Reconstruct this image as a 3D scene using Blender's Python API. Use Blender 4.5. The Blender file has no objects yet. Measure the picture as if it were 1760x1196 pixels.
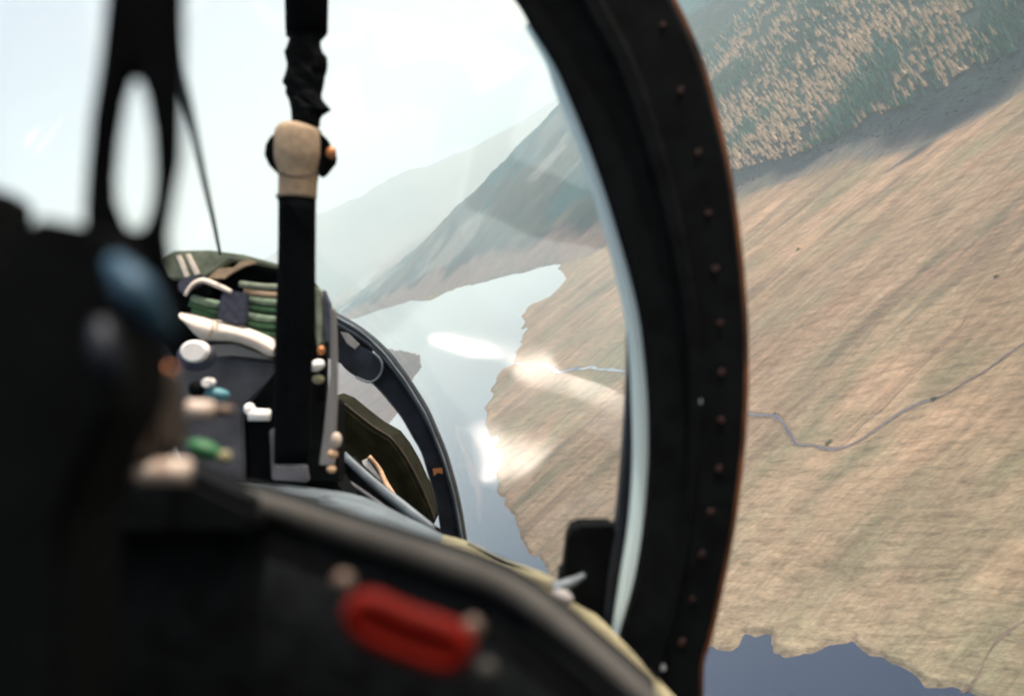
import bpy, bmesh, math, random
import numpy as np
from mathutils import Matrix, Vector, noise as mnoise

random.seed(7)
rng = np.random.default_rng(7)
scene = bpy.context.scene
COL = scene.collection

# ---------------------------------------------------------------- camera, sky, sun, exposure
ALT = 300.0
PHI = math.radians(35.0)        # bank of the aircraft
PITCH = math.radians(9.6)
FWD = Vector((0, math.cos(PITCH), -math.sin(PITCH)))
R0 = Vector((1, 0, 0)); U0 = Vector((0, math.sin(PITCH), math.cos(PITCH)))
RIGHT = math.cos(PHI) * R0 - math.sin(PHI) * U0
UP = math.sin(PHI) * R0 + math.cos(PHI) * U0
EYE = Vector((0, 0, ALT))
# aircraft frame: x to starboard, y to the nose, z to the canopy top, origin at the rear pilot's eye
AIR = Matrix(((RIGHT.x, FWD.x, UP.x, 0), (RIGHT.y, FWD.y, UP.y, 0), (RIGHT.z, FWD.z, UP.z, ALT), (0, 0, 0, 1)))

cam = bpy.data.cameras.new('camera')
camo = bpy.data.objects.new('camera', cam); COL.objects.link(camo)
camo.matrix_world = AIR @ Matrix.Rotation(math.radians(90), 4, 'X')
cam.sensor_width = 36.0; cam.lens = 35.0
cam.clip_start = 0.03; cam.clip_end = 80000
cam.dof.use_dof = True; cam.dof.focus_distance = 5.0; cam.dof.aperture_fstop = 3.8
scene.camera = camo

SUN = Vector((0.62, -0.0, 0.77)).normalized()
world = bpy.data.worlds.new('World'); scene.world = world; world.use_nodes = True
wn = world.node_tree.nodes; bg = wn['Background']
sky = wn.new('ShaderNodeTexSky'); sky.sky_type = 'NISHITA'; sky.sun_disc = False
sky.sun_elevation = math.asin(SUN.z); sky.sun_rotation = math.atan2(SUN.x, SUN.y)
sky.altitude = 300; sky.air_density = 1.0; sky.dust_density = 4.5; sky.ozone_density = 1.0
tint = wn.new('ShaderNodeMix'); tint.data_type = 'RGBA'; tint.blend_type = 'MULTIPLY'; tint.inputs[0].default_value = 1.0
tint.inputs[7].default_value = (1.32, 1.0, 0.76, 1)
world.node_tree.links.new(sky.outputs[0], tint.inputs[6]); world.node_tree.links.new(tint.outputs[2], bg.inputs[0]); bg.inputs[1].default_value = 0.15

sl = bpy.data.lights.new('sun', 'SUN'); sl.energy = 2.6; sl.angle = math.radians(0.5); sl.color = (1.0, 0.95, 0.88)
so = bpy.data.objects.new('sun', sl); COL.objects.link(so)
so.rotation_euler = SUN.to_track_quat('Z', 'Y').to_euler()
scene.view_settings.view_transform = 'Standard'; scene.view_settings.look = 'None'
scene.view_settings.exposure = 1.34; scene.view_settings.gamma = 1.0
scene.view_settings.use_curve_mapping = False
scene.cycles.volume_bounces = 1
scene.cycles.transparent_max_bounces = 16

# ---------------------------------------------------------------- helpers
F = 1711.0
def P(px, py, d):
    """point in the aircraft frame at depth d along a sight line of the photograph"""
    return Vector(((px - 880) / F * d, d, (598 - py) / F * d))

def ground(px, py, z=0.0):
    d = F * FWD + (px - 880) * RIGHT + (598 - py) * UP
    t = (z - ALT) / d.z
    return (d.x * t, d.y * t)

def set_props(o, label=None, cat=None, group=None, kind=None):
    if label: o['label'] = label
    if cat: o['category'] = cat
    if group: o['group'] = group
    if kind: o['kind'] = kind
    return o

def link_mesh(name, verts, faces, mats, parent=None, smooth=False, air=True):
    me = bpy.data.meshes.new(name)
    me.from_pydata([tuple(v) for v in verts], [], faces)
    me.validate()
    if not isinstance(mats, (list, tuple)): mats = [mats]
    for m in mats: me.materials.append(m)
    if smooth:
        me.polygons.foreach_set('use_smooth', [True] * len(me.polygons))
    o = bpy.data.objects.new(name, me); COL.objects.link(o)
    if parent is not None:
        o.parent = parent
    elif air:
        o.matrix_world = AIR
    return o

parent_at = {}
def empty(name, label, cat, group=None, at=(0, 0, 0)):
    """a thing made of parts; its children use the aircraft frame"""
    o = bpy.data.objects.new(name, None); COL.objects.link(o)
    o.empty_display_size = 0.1
    o.matrix_world = AIR @ Matrix.Translation(Vector(at))
    parent_at[o.name] = tuple(at)
    set_props(o, label, cat, group)
    return o

def fix_norm(bm):
    bmesh.ops.recalc_face_normals(bm, faces=bm.faces)

def bm_obj(name, bm, mat, parent=None, smooth=False):
    fix_norm(bm)
    me = bpy.data.meshes.new(name); bm.to_mesh(me); bm.free()
    for m in (mat if isinstance(mat, (list, tuple)) else [mat]): me.materials.append(m)
    if smooth: me.polygons.foreach_set('use_smooth', [True] * len(me.polygons))
    o = bpy.data.objects.new(name, me); COL.objects.link(o)
    if parent is not None:
        o.parent = parent
        if parent.type == 'EMPTY': o.matrix_parent_inverse = Matrix.Translation(-Vector(parent_at[parent.name]))
    else:
        o.matrix_world = AIR
    return o

def smooth_pts(pts, sub=4, closed=False):
    pts = [Vector(p) for p in pts]; n = len(pts); out = []
    rngi = range(n) if closed else range(n - 1)
    for i in rngi:
        if closed:
            a, b, c, d = pts[i - 1], pts[i], pts[(i + 1) % n], pts[(i + 2) % n]
        else:
            a = pts[max(i - 1, 0)]; b = pts[i]; c = pts[i + 1]; d = pts[min(i + 2, n - 1)]
        for k in range(sub):
            t = k / sub
            out.append(0.5 * ((2 * b) + (c - a) * t + (2 * a - 5 * b + 4 * c - d) * t * t + (3 * b - a - 3 * c + d) * t ** 3))
    if not closed: out.append(pts[-1])
    return out

def prism(name, outline, d, thick, mat, parent=None, holes=(), bevel=0.0, back=False, smooth_sub=0, rough=0.0, smooth=False):
    """solid slab: outline (sight-line points, or 3-tuples with a depth of their own) given thickness towards the nose"""
    def loop(pl):
        q = [P(p[0], p[1], p[2] if len(p) > 2 else d) for p in pl]
        if smooth_sub: q = smooth_pts(q, smooth_sub, True)
        if rough:
            q = [v + Vector((random.uniform(-rough, rough), 0, random.uniform(-rough, rough))) for v in q]
        return q
    bm = bmesh.new(); edges = []
    for pl in [outline] + list(holes):
        vs = [bm.verts.new(v) for v in loop(pl)]
        for i in range(len(vs)): edges.append(bm.edges.new((vs[i], vs[(i + 1) % len(vs)])))
    if holes:
        bmesh.ops.triangle_fill(bm, edges=edges, use_beauty=True, use_dissolve=False)
    else:
        bm.faces.new(list(bm.verts))
    r = bmesh.ops.extrude_face_region(bm, geom=bm.faces[:])
    mv = [g for g in r['geom'] if isinstance(g, bmesh.types.BMVert)]
    bmesh.ops.translate(bm, verts=mv, vec=(0, -thick if back else thick, 0))
    fix_norm(bm)
    if bevel:
        es = [e for e in bm.edges if len(e.link_faces) == 2 and e.calc_face_angle(0) > 0.6]
        bmesh.ops.bevel(bm, geom=es, offset=bevel, segments=2, affect='EDGES', clamp_overlap=True)
    return bm_obj(name, bm, mat, parent, smooth)

def tube_into(bm, pts, radii, n=12, flat=1.0, sub=4, cap=True):
    """round bar along 3-D points with its own radius at each; flat < 1 squashes it in depth"""
    pp = [Vector((p[0], p[1], p[2])) for p in pts]
    rr = [Vector((r, 0, 0)) for r in radii]
    if sub > 1 and len(pp) > 1:
        pp = smooth_pts(pp, sub); rr = smooth_pts(rr, sub)
    rings = []
    up = Vector((0, 1, 0))
    for i, p in enumerate(pp):
        t = (pp[min(i + 1, len(pp) - 1)] - pp[max(i - 1, 0)])
        t = t.normalized() if t.length > 1e-9 else Vector((0, 0, 1))
        a = t.cross(up)
        if a.length < 0.05: a = t.cross(Vector((1, 0, 0)))
        a.normalize(); b = a.cross(t).normalized()
        ring = []
        for k in range(n):
            th = 2 * math.pi * k / n
            ring.append(bm.verts.new(p + a * math.cos(th) * rr[i].x + b * math.sin(th) * rr[i].x * flat))
        rings.append(ring)
    for i in range(len(rings) - 1):
        for k in range(n):
            bm.faces.new((rings[i][k], rings[i][(k + 1) % n], rings[i + 1][(k + 1) % n], rings[i + 1][k]))
    if cap:
        bm.faces.new(rings[0]); bm.faces.new(rings[-1])

def tube(name, pts, radii, mat, parent=None, n=12, flat=1.0, sub=4):
    if not isinstance(radii, (list, tuple)): radii = [radii] * len(pts)
    bm = bmesh.new(); tube_into(bm, pts, radii, n, flat, sub)
    return bm_obj(name, bm, mat, parent, True)

def strip(name, rail_a, rail_b, prof, mat, parent=None, sub=4, smooth=False):
    """solid band between two rails (3-D points); prof = (t across, w depth) outline of its section"""
    A_ = smooth_pts(rail_a, sub); B_ = smooth_pts(rail_b, sub)
    bm = bmesh.new(); rings = []
    for a, b in zip(A_, B_):
        rings.append([bm.verts.new(a.lerp(b, t) + Vector((0, w, 0))) for t, w in prof])
    m = len(prof)
    for i in range(len(rings) - 1):
        for k in range(m):
            bm.faces.new((rings[i][k], rings[i][(k + 1) % m], rings[i + 1][(k + 1) % m], rings[i + 1][k]))
    bm.faces.new(rings[0]); bm.faces.new(rings[-1])
    return bm_obj(name, bm, mat, parent, smooth)

def ball(name, c, rx, ry, rz, mat, parent=None, rot=0.0, seg=20, rough=0.0):
    bm = bmesh.new()
    bmesh.ops.create_uvsphere(bm, u_segments=seg, v_segments=seg // 2 + 2, radius=1.0)
    for v in bm.verts:
        if rough:
            v.co *= 1 + rough * mnoise.noise(v.co * 2.3)
        v.co = Vector((v.co.x * rx, v.co.y * ry, v.co.z * rz))
    bmesh.ops.rotate(bm, verts=bm.verts, cent=(0, 0, 0), matrix=Matrix.Rotation(rot, 3, 'Y'))
    bmesh.ops.translate(bm, verts=bm.verts, vec=c)
    return bm_obj(name, bm, mat, parent, True)

def disc(name, px, py, d, r_px, thick, mat, parent=None, n=20, squash=1.0, rot=0.0):
    """short cylinder whose face looks back at the rear seat, rounded at the rim"""
    c = P(px, py, d); r = r_px / F * d
    bm = bmesh.new(); rings = []
    for rr, yy in ((r * 0.82, 0.0), (r, thick * 0.25), (r, thick)):
        ring = []
        for k in range(n):
            th = 2 * math.pi * k / n
            x, z = math.cos(th) * rr, math.sin(th) * rr * squash
            x, z = x * math.cos(rot) - z * math.sin(rot), x * math.sin(rot) + z * math.cos(rot)
            ring.append(bm.verts.new(c + Vector((x, yy, z))))
        rings.append(ring)
    for i in range(2):
        for k in range(n):
            bm.faces.new((rings[i][k], rings[i][(k + 1) % n], rings[i + 1][(k + 1) % n], rings[i + 1][k]))
    bm.faces.new(rings[0]); bm.faces.new(rings[-1])
    return bm_obj(name, bm, mat, parent, False)

# ---------------------------------------------------------------- materials
def mat(name, col, rough=0.6, metal=0.0, var=0.25, scale=30.0, bump=0.0, spec=0.3, col2=None, stretch=None, detail=5.0):
    m = bpy.data.materials.new(name); m.use_nodes = True
    nt = m.node_tree; N = nt.nodes; L = nt.links; b = N['Principled BSDF']
    b.inputs['Roughness'].default_value = rough; b.inputs['Metallic'].default_value = metal
    b.inputs['Specular IOR Level'].default_value = spec
    tc = N.new('ShaderNodeTexCoord'); mp = N.new('ShaderNodeMapping')
    if stretch: mp.inputs['Scale'].default_value = stretch
    L.new(tc.outputs['Object'], mp.inputs[0])
    nz = N.new('ShaderNodeTexNoise'); nz.inputs['Scale'].default_value = scale; nz.inputs['Detail'].default_value = detail
    L.new(mp.outputs[0], nz.inputs['Vector'])
    mx = N.new('ShaderNodeMix'); mx.data_type = 'RGBA'
    c2 = col2 if col2 else tuple(c * (1 + var) for c in col)
    c1 = col if col2 else tuple(c * (1 - var) for c in col)
    mx.inputs[6].default_value = (*c1, 1); mx.inputs[7].default_value = (*c2, 1)
    rm = N.new('ShaderNodeMapRange'); rm.inputs[1].default_value = 0.32; rm.inputs[2].default_value = 0.68
    L.new(nz.outputs[0], rm.inputs[0]); L.new(rm.outputs[0], mx.inputs[0])
    L.new(mx.outputs[2], b.inputs['Base Color'])
    if bump:
        bp = N.new('ShaderNodeBump'); bp.inputs['Strength'].default_value = bump; bp.inputs['Distance'].default_value = 0.002
        L.new(nz.outputs[0], bp.inputs['Height']); L.new(bp.outputs[0], b.inputs['Normal'])
    return m

M = {}
M['black'] = mat('black_paint', (0.003, 0.004, 0.0046), 0.75, var=0.4, scale=40, bump=0.3, spec=0.04)
M['black_rubber'] = mat('black_rubber', (0.0024, 0.003, 0.0038), 0.85, var=0.3, scale=90, bump=0.3, spec=0.02)
M['navy'] = mat('blue_black_paint', (0.012, 0.017, 0.026), 0.5, var=0.5, scale=25, bump=0.2, spec=0.25)
M['coam'] = mat('coaming_cloth', (0.006, 0.0075, 0.0085), 0.9, var=0.3, scale=60, bump=0.5, spec=0.05)
M['rim'] = mat('grey_rim_rubber', (0.030, 0.032, 0.030), 0.65, var=0.3, scale=25, spec=0.2)
M['steel'] = mat('worn_steel_blue', (0.11, 0.14, 0.16), 0.5, 0.2, var=0.35, scale=18, bump=0.2, spec=0.4)
M['olive'] = mat('olive_deck_paint', (0.16, 0.155, 0.09), 0.7, var=0.4, scale=22, bump=0.2, col2=(0.30, 0.28, 0.18))
M['seal'] = mat('pale_blue_sealant', (0.50, 0.66, 0.70), 0.5, var=0.12, scale=12, spec=0.3, stretch=(1, 1, 0.2))
M['amber'] = mat('amber_primer_edge', (0.10, 0.038, 0.014), 0.8, var=0.9, scale=14)
M['bolt_r'] = mat('rusty_bolt_paint', (0.020, 0.008, 0.006), 0.6, 0.2, var=0.3, scale=60)
M['bolt_w'] = mat('bare_metal_bolt', (0.5, 0.55, 0.56), 0.35, 0.7, var=0.1)
M['red'] = mat('red_handle_paint', (0.115, 0.004, 0.0015), 0.6, var=0.25, scale=18, spec=0.08)
M['tan_metal'] = mat('tan_fastener', (0.10, 0.075, 0.06), 0.5, 0.3, var=0.2)
M['canvas'] = mat('beige_canvas', (0.33, 0.255, 0.18), 0.95, var=0.14, scale=90, bump=0.5, spec=0.05)
M['copper'] = mat('copper_cap', (0.40, 0.17, 0.07), 0.45, 0.5, var=0.2)
M['white'] = mat('white_plastic', (0.80, 0.80, 0.78), 0.5, var=0.05)
M['cream'] = mat('cream_padding', (0.72, 0.65, 0.58), 0.9, var=0.10, scale=40, bump=0.4, spec=0.05)
M['green'] = mat('green_webbing', (0.045, 0.10, 0.055), 0.9, var=0.25, scale=120, bump=0.5, spec=0.05)
M['green_l'] = mat('pale_green_webbing', (0.18, 0.25, 0.18), 0.9, var=0.2, scale=120, bump=0.5, spec=0.05)
M['sage'] = mat('sage_cloth', (0.17, 0.20, 0.155), 0.9, var=0.3, scale=45, bump=0.4, spec=0.05)
M['slate'] = mat('slate_strap', (0.055, 0.06, 0.085), 0.85, var=0.25, scale=90, bump=0.4, spec=0.08)
M['grey'] = mat('grey_panel_paint', (0.085, 0.09, 0.105), 0.7, var=0.25, scale=25, spec=0.2)
M['lgrey'] = mat('light_grey_post', (0.21, 0.21, 0.215), 0.55, var=0.2, scale=30, stretch=(1, 1, .3))
M['beige'] = mat('pinkish_beige_plastic', (0.42, 0.36, 0.31), 0.6, var=0.1)
M['tan'] = mat('tan_hose', (0.42, 0.28, 0.18), 0.8, var=0.25, scale=60, bump=0.4)
M['brown'] = mat('brown_leather', (0.022, 0.016, 0.012), 0.6, var=0.3)
M['teal'] = mat('teal_knob', (0.05, 0.15, 0.18), 0.5)
M['grn'] = mat('green_knob', (0.012, 0.085, 0.030), 0.5)
M['blue_s'] = mat('blue_cord_and_reflection', (0.02, 0.06, 0.10), 0.5, 0.3, var=0.3)  # blue of the cord, and of the reflection coloured onto the shroud
M['oliveblk'] = mat('olive_black_cloth', (0.010, 0.011, 0.006), 0.9, var=0.4, scale=30, spec=0.05)

def ground_mat():
    m = bpy.data.materials.new('moor_ground'); m.use_nodes = True
    nt = m.node_tree; N = nt.nodes; L = nt.links; b = N['Principled BSDF']
    b.inputs['Roughness'].default_value = 0.95; b.inputs['Specular IOR Level'].default_value = 0.05
    tc = N.new('ShaderNodeTexCoord')
    at = N.new('ShaderNodeAttribute'); at.attribute_name = 'col'
    def noise(scale, sc=(1, 1, 1), rot=0.0, detail=6, rough=0.6, dist=0.0):
        mp = N.new('ShaderNodeMapping'); mp.vector_type = 'TEXTURE'
        mp.inputs['Rotation'].default_value = (0, 0, rot); mp.inputs['Scale'].default_value = sc
        L.new(tc.outputs['Object'], mp.inputs[0])
        n = N.new('ShaderNodeTexNoise'); n.inputs['Scale'].default_value = scale; n.inputs['Detail'].default_value = detail
        n.inputs['Roughness'].default_value = rough; n.inputs['Distortion'].default_value = dist
        L.new(mp.outputs[0], n.inputs['Vector']); return n.outputs[0]
    def rng_(v, a, b_, c, d):
        r = N.new('ShaderNodeMapRange'); r.inputs[1].default_value = a; r.inputs[2].default_value = b_
        r.inputs[3].default_value = c; r.inputs[4].default_value = d; L.new(v, r.inputs[0]); return r.outputs[0]
    def mul(a, b_):
        x = N.new('ShaderNodeMath'); x.operation = 'MULTIPLY'; L.new(a, x.inputs[0]); L.new(b_, x.inputs[1]); return x.outputs[0]
    streak = noise(0.10, (9, 1, 1), math.radians(17), 6, 0.65)        # drainage lines running down to the loch
    hag = noise(0.14, (3.8, 1, 1), math.radians(-60), 7, 0.72, 0.3)      # peat hags and tussocks
    patch = noise(0.012, (1.6, 1, 1), math.radians(20), 5, 0.6)
    fine = noise(0.45, (2.0, 1, 1), math.radians(-40), 4, 0.7)
    v = mul(mul(rng_(streak, .3, .7, .70, 1.20), rng_(hag, .3, .7, .56, 1.36)), rng_(fine, .3, .7, .72, 1.24))
    cm = N.new('ShaderNodeVectorMath'); cm.operation = 'SCALE'
    L.new(at.outputs['Color'], cm.inputs[0]); L.new(v, cm.inputs['Scale'])
    # greener, cooler patches in the grass
    mx = N.new('ShaderNodeMix'); mx.data_type = 'RGBA'; mx.blend_type = 'MULTIPLY'
    mx.inputs[7].default_value = (0.74, 0.90, 0.86, 1)
    L.new(rng_(patch, .46, .66, 0, 1), mx.inputs[0]); L.new(cm.outputs[0], mx.inputs[6])
    mx2 = N.new('ShaderNodeMix'); mx2.data_type = 'RGBA'; mx2.blend_type = 'MULTIPLY'
    mx2.inputs[7].default_value = (0.60, 0.62, 0.66, 1)
    spots = mul(rng_(hag, .56, .66, 0, 1), rng_(patch, .40, .60, .15, .9))
    L.new(spots, mx2.inputs[0]); L.new(mx.outputs[2], mx2.inputs[6])
    L.new(mx2.outputs[2], b.inputs['Base Color'])
    bp = N.new('ShaderNodeBump'); bp.inputs['Strength'].default_value = 0.8; bp.inputs['Distance'].default_value = 2.5
    bp2 = N.new('ShaderNodeBump'); bp2.inputs['Strength'].default_value = 0.7; bp2.inputs['Distance'].default_value = 3.0
    L.new(streak, bp2.inputs['Height']); L.new(bp2.outputs[0], bp.inputs['Normal'])
    L.new(hag, bp.inputs['Height']); L.new(bp.outputs[0], b.inputs['Normal'])
    return m
M['ground'] = ground_mat()

def water_mat():
    m = bpy.data.materials.new('loch_water'); m.use_nodes = True
    nt = m.node_tree; N = nt.nodes; L = nt.links; b = N['Principled BSDF']
    b.inputs['Base Color'].default_value = (0.001, 0.010, 0.035, 1); b.inputs['Roughness'].default_value = 0.06
    b.inputs['IOR'].default_value = 1.33; b.inputs['Coat Weight'].default_value = 1.0; b.inputs['Coat IOR'].default_value = 1.33; b.inputs['Coat Roughness'].default_value = 0.05; b.inputs['Specular IOR Level'].default_value = 0.5
    tc = N.new('ShaderNodeTexCoord')
    n = N.new('ShaderNodeTexNoise'); n.inputs['Scale'].default_value = 0.12; n.inputs['Detail'].default_value = 4
    L.new(tc.outputs['Object'], n.inputs['Vector'])
    bp = N.new('ShaderNodeBump'); bp.inputs['Strength'].default_value = 0.05; bp.inputs['Distance'].default_value = 0.3
    L.new(n.outputs[0], bp.inputs['Height']); L.new(bp.outputs[0], b.inputs['Normal'])
    return m
M['water'] = water_mat()
M['larch'] = mat('larch_foliage', (0.30, 0.235, 0.165), 0.9, var=0.3, scale=0.5, spec=0.03)
M['spruce'] = mat('spruce_foliage', (0.024, 0.085, 0.075), 0.9, var=0.35, scale=0.5, spec=0.03)
M['bark'] = mat('bark', (0.10, 0.075, 0.06), 0.9, scale=3)
M['heather'] = mat('heather_bush', (0.016, 0.028, 0.036), 0.95, var=0.35, scale=0.4, spec=0.02)
M['ditch'] = mat('dark_peat', (0.10, 0.08, 0.065), 0.95, var=0.3, scale=0.2, spec=0.03)
M['track'] = mat('pale_track', (0.15, 0.12, 0.09), 0.95, var=0.15, scale=0.2, spec=0.03)

# ---------------------------------------------------------------- terrain
def vnoise(x, y, s, seed=0):
    """tileable-free value noise, vectorised"""
    x = x / s; y = y / s
    xi = np.floor(x).astype(np.int64); yi = np.floor(y).astype(np.int64)
    fx = x - xi; fy = y - yi
    fx = fx * fx * (3 - 2 * fx); fy = fy * fy * (3 - 2 * fy)
    def h(a, b):
        n = (a * 374761393 + b * 668265263 + seed * 1442695041) & 0x7fffffff
        n = ((n ^ (n >> 13)) * 1274126177) & 0x7fffffff
        n = n ^ (n >> 16)
        return (n & 0xffff) / 32767.5 - 1.0
    return (h(xi, yi) * (1 - fx) + h(xi + 1, yi) * fx) * (1 - fy) + (h(xi, yi + 1) * (1 - fx) + h(xi + 1, yi + 1) * fx) * fy
def fbm(x, y, s, o=4, seed=0, g=0.5):
    r = 0; a = 1.0
    for k in range(o):
        r = r + a * vnoise(x + 17.3 * k, y - 9.1 * k, s / 2 ** k, seed + k); a *= g
    return r

EAST = [(620, 545), (660, 527), (700, 515), (740, 517), (765, 503), (800, 490), (830, 487), (850, 478), (900, 465), (930, 456), (958, 452),
        (968, 470), (966, 490), (945, 510), (915, 522), (895, 545), (902, 565), (898, 590), (884, 605), (888, 622), (862, 635), (848, 665),
        (838, 700), (842, 740), (868, 775), (858, 815), (862, 860), (880, 893), (905, 935), (940, 972), (985, 1005), (1060, 1045), (1150, 1078),
        (1222, 1106), (1262, 1118), (1274, 1112), (1284, 1090), (1322, 1096), (1330, 1118), (1348, 1128), (1375, 1126), (1420, 1112),
        (1458, 1103), (1478, 1122), (1520, 1140), (1560, 1156), (1585, 1182), (1640, 1184), (1700, 1205)]
WEST = [(560, 592), (640, 597), (700, 604), (722, 612), (724, 632), (703, 660), (700, 690), (655, 745), (620, 800), (520, 930)]
lake_poly = [ground(*q) for q in EAST]
lake_poly += [(95, 300), (130, 100), (120, -2500), (-600, -2500), (-520, 300)]
lake_poly += [ground(*q) for q in WEST[::-1]]
lake_poly += [(-1250, 6900), ground(566, 557)]
arm_poly = [ground(568, 556), ground(590, 520), ground(610, 492), ground(636, 455), ground(650, 447), ground(652, 462), ground(632, 492), ground(612, 520), ground(598, 545)]

def sdf(x, y, poly):
    """signed distance (negative inside)"""
    p = np.array(poly); d2 = np.full(x.shape, 1e18); ins = np.zeros(x.shape, bool)
    for i in range(len(p)):
        a = p[i]; b = p[(i + 1) % len(p)]; e = b - a
        wx = x - a[0]; wy = y - a[1]
        t = np.clip((wx * e[0] + wy * e[1]) / (e @ e), 0, 1)
        d2 = np.minimum(d2, (wx - e[0] * t) ** 2 + (wy - e[1] * t) ** 2)
        c = ((a[1] > y) != (b[1] > y))
        if abs(e[1]) > 1e-9:
            c &= x < (e[0] * (y - a[1]) / e[1] + a[0])
            ins ^= c
    d = np.sqrt(d2)
    return np.where(ins, -d, d)

BY = [-500, 500, 1000, 1083, 1152, 1197, 1312, 1423, 1634, 2033, 2257, 2800, 3355, 5401, 7000, 9000, 40000]
BX = [1500, 1080, 800, 736, 639, 575, 545, 529, 452, 300, 240, 110, -15, -560, -1000, -1500, -9000]
def terrain(x, y, want_zone=False):
    r = np.hypot(x, y)
    jit = np.clip(r / 900, 0.25, 2.0) * np.where((x < -130) & (y > 1200) & (y < 3300), 0.35, 1.0)
    sx = x + 4.5 * jit * fbm(x, y, 42, 3, 3) + 1.8 * fbm(x, y, 9, 2, 13) * (r < 1800); sy = y + 4.5 * jit * fbm(x, y, 42, 3, 9) + 1.8 * fbm(x, y, 9, 2, 14) * (r < 1800)
    sd = np.minimum(sdf(sx, sy, lake_poly), sdf(sx, sy, arm_poly))
    xb = np.interp(y, BY, BX) + 14 * fbm(x, y, 160, 3, 21)
    d = (x - xb) * 0.94
    land = np.clip(sd, 0, None)
    z = np.where(sd > 0, 0.5 * np.minimum(sd, 3) + 0.010 * np.minimum(land, 700), np.maximum(sd * 0.25, -6))
    und = fbm(x, y, 260, 5, 31) * 3.0 + fbm(x, y, 46, 3, 41) * 0.9
    z = z + und * np.clip(sd / 60, 0, 1) * np.where(sd > 0, 1, 0) + np.clip(sd / 60, 0, 1) * 3
    # mountain east of the plain
    Hr = np.interp(y, [-500, 1000, 2600, 4200, 5200, 6500, 7600, 9000], [380, 390, 400, 425, 350, 190, 70, 0])
    dd = np.clip(d, 0, None)
    prof = np.sin(np.pi / 2 * np.clip(dd / 1900, 0, 1)) ** 1.12
    mt = Hr * prof * (1 + 0.10 * fbm(x, y, 900, 4, 51)) + 9 * fbm(x, y, 240, 4, 61) * np.clip(dd / 400, 0, 1)
    gully = np.abs(fbm(x * 0.35 + y * 0.9, y * 0.35 - x * 0.9, 420, 3, 71)) * 40 * np.clip(dd / 700, 0, 1)
    z = z + mt - gully * (Hr > 50)
    # far range across the head of the loch
    pk = np.interp(x, [-9000, -6000, -2300, -1170, 200, 1450, 3000, 9000], [700, 900, 980, 880, 770, 520, 420, 300])
    far = 1.20 * pk * np.exp(-((y - 17500 - 0.10 * x) / 2600) ** 2) * (1 + 0.12 * fbm(x, y, 1500, 4, 81) - 0.18 * np.abs(fbm(x, y, 2400, 4, 85)))
    z = z + far * np.clip((y - 13000) / 2600, 0, 1)
    # west side of the loch
    wd = np.clip(-250 - x - np.clip(y, 0, 9e9) * 0.16 - 500, 0, None) * (y < 11000)
    z = z + np.minimum(wd * 0.12, 260) * (1 + 0.2 * fbm(x, y, 800, 4, 91)) * np.clip(sd / 200, 0, 1)
    if not want_zone: return z
    return z, sd, d

def terrain1(x, y):
    return float(terrain(np.array([x], float), np.array([y], float))[0])

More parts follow.
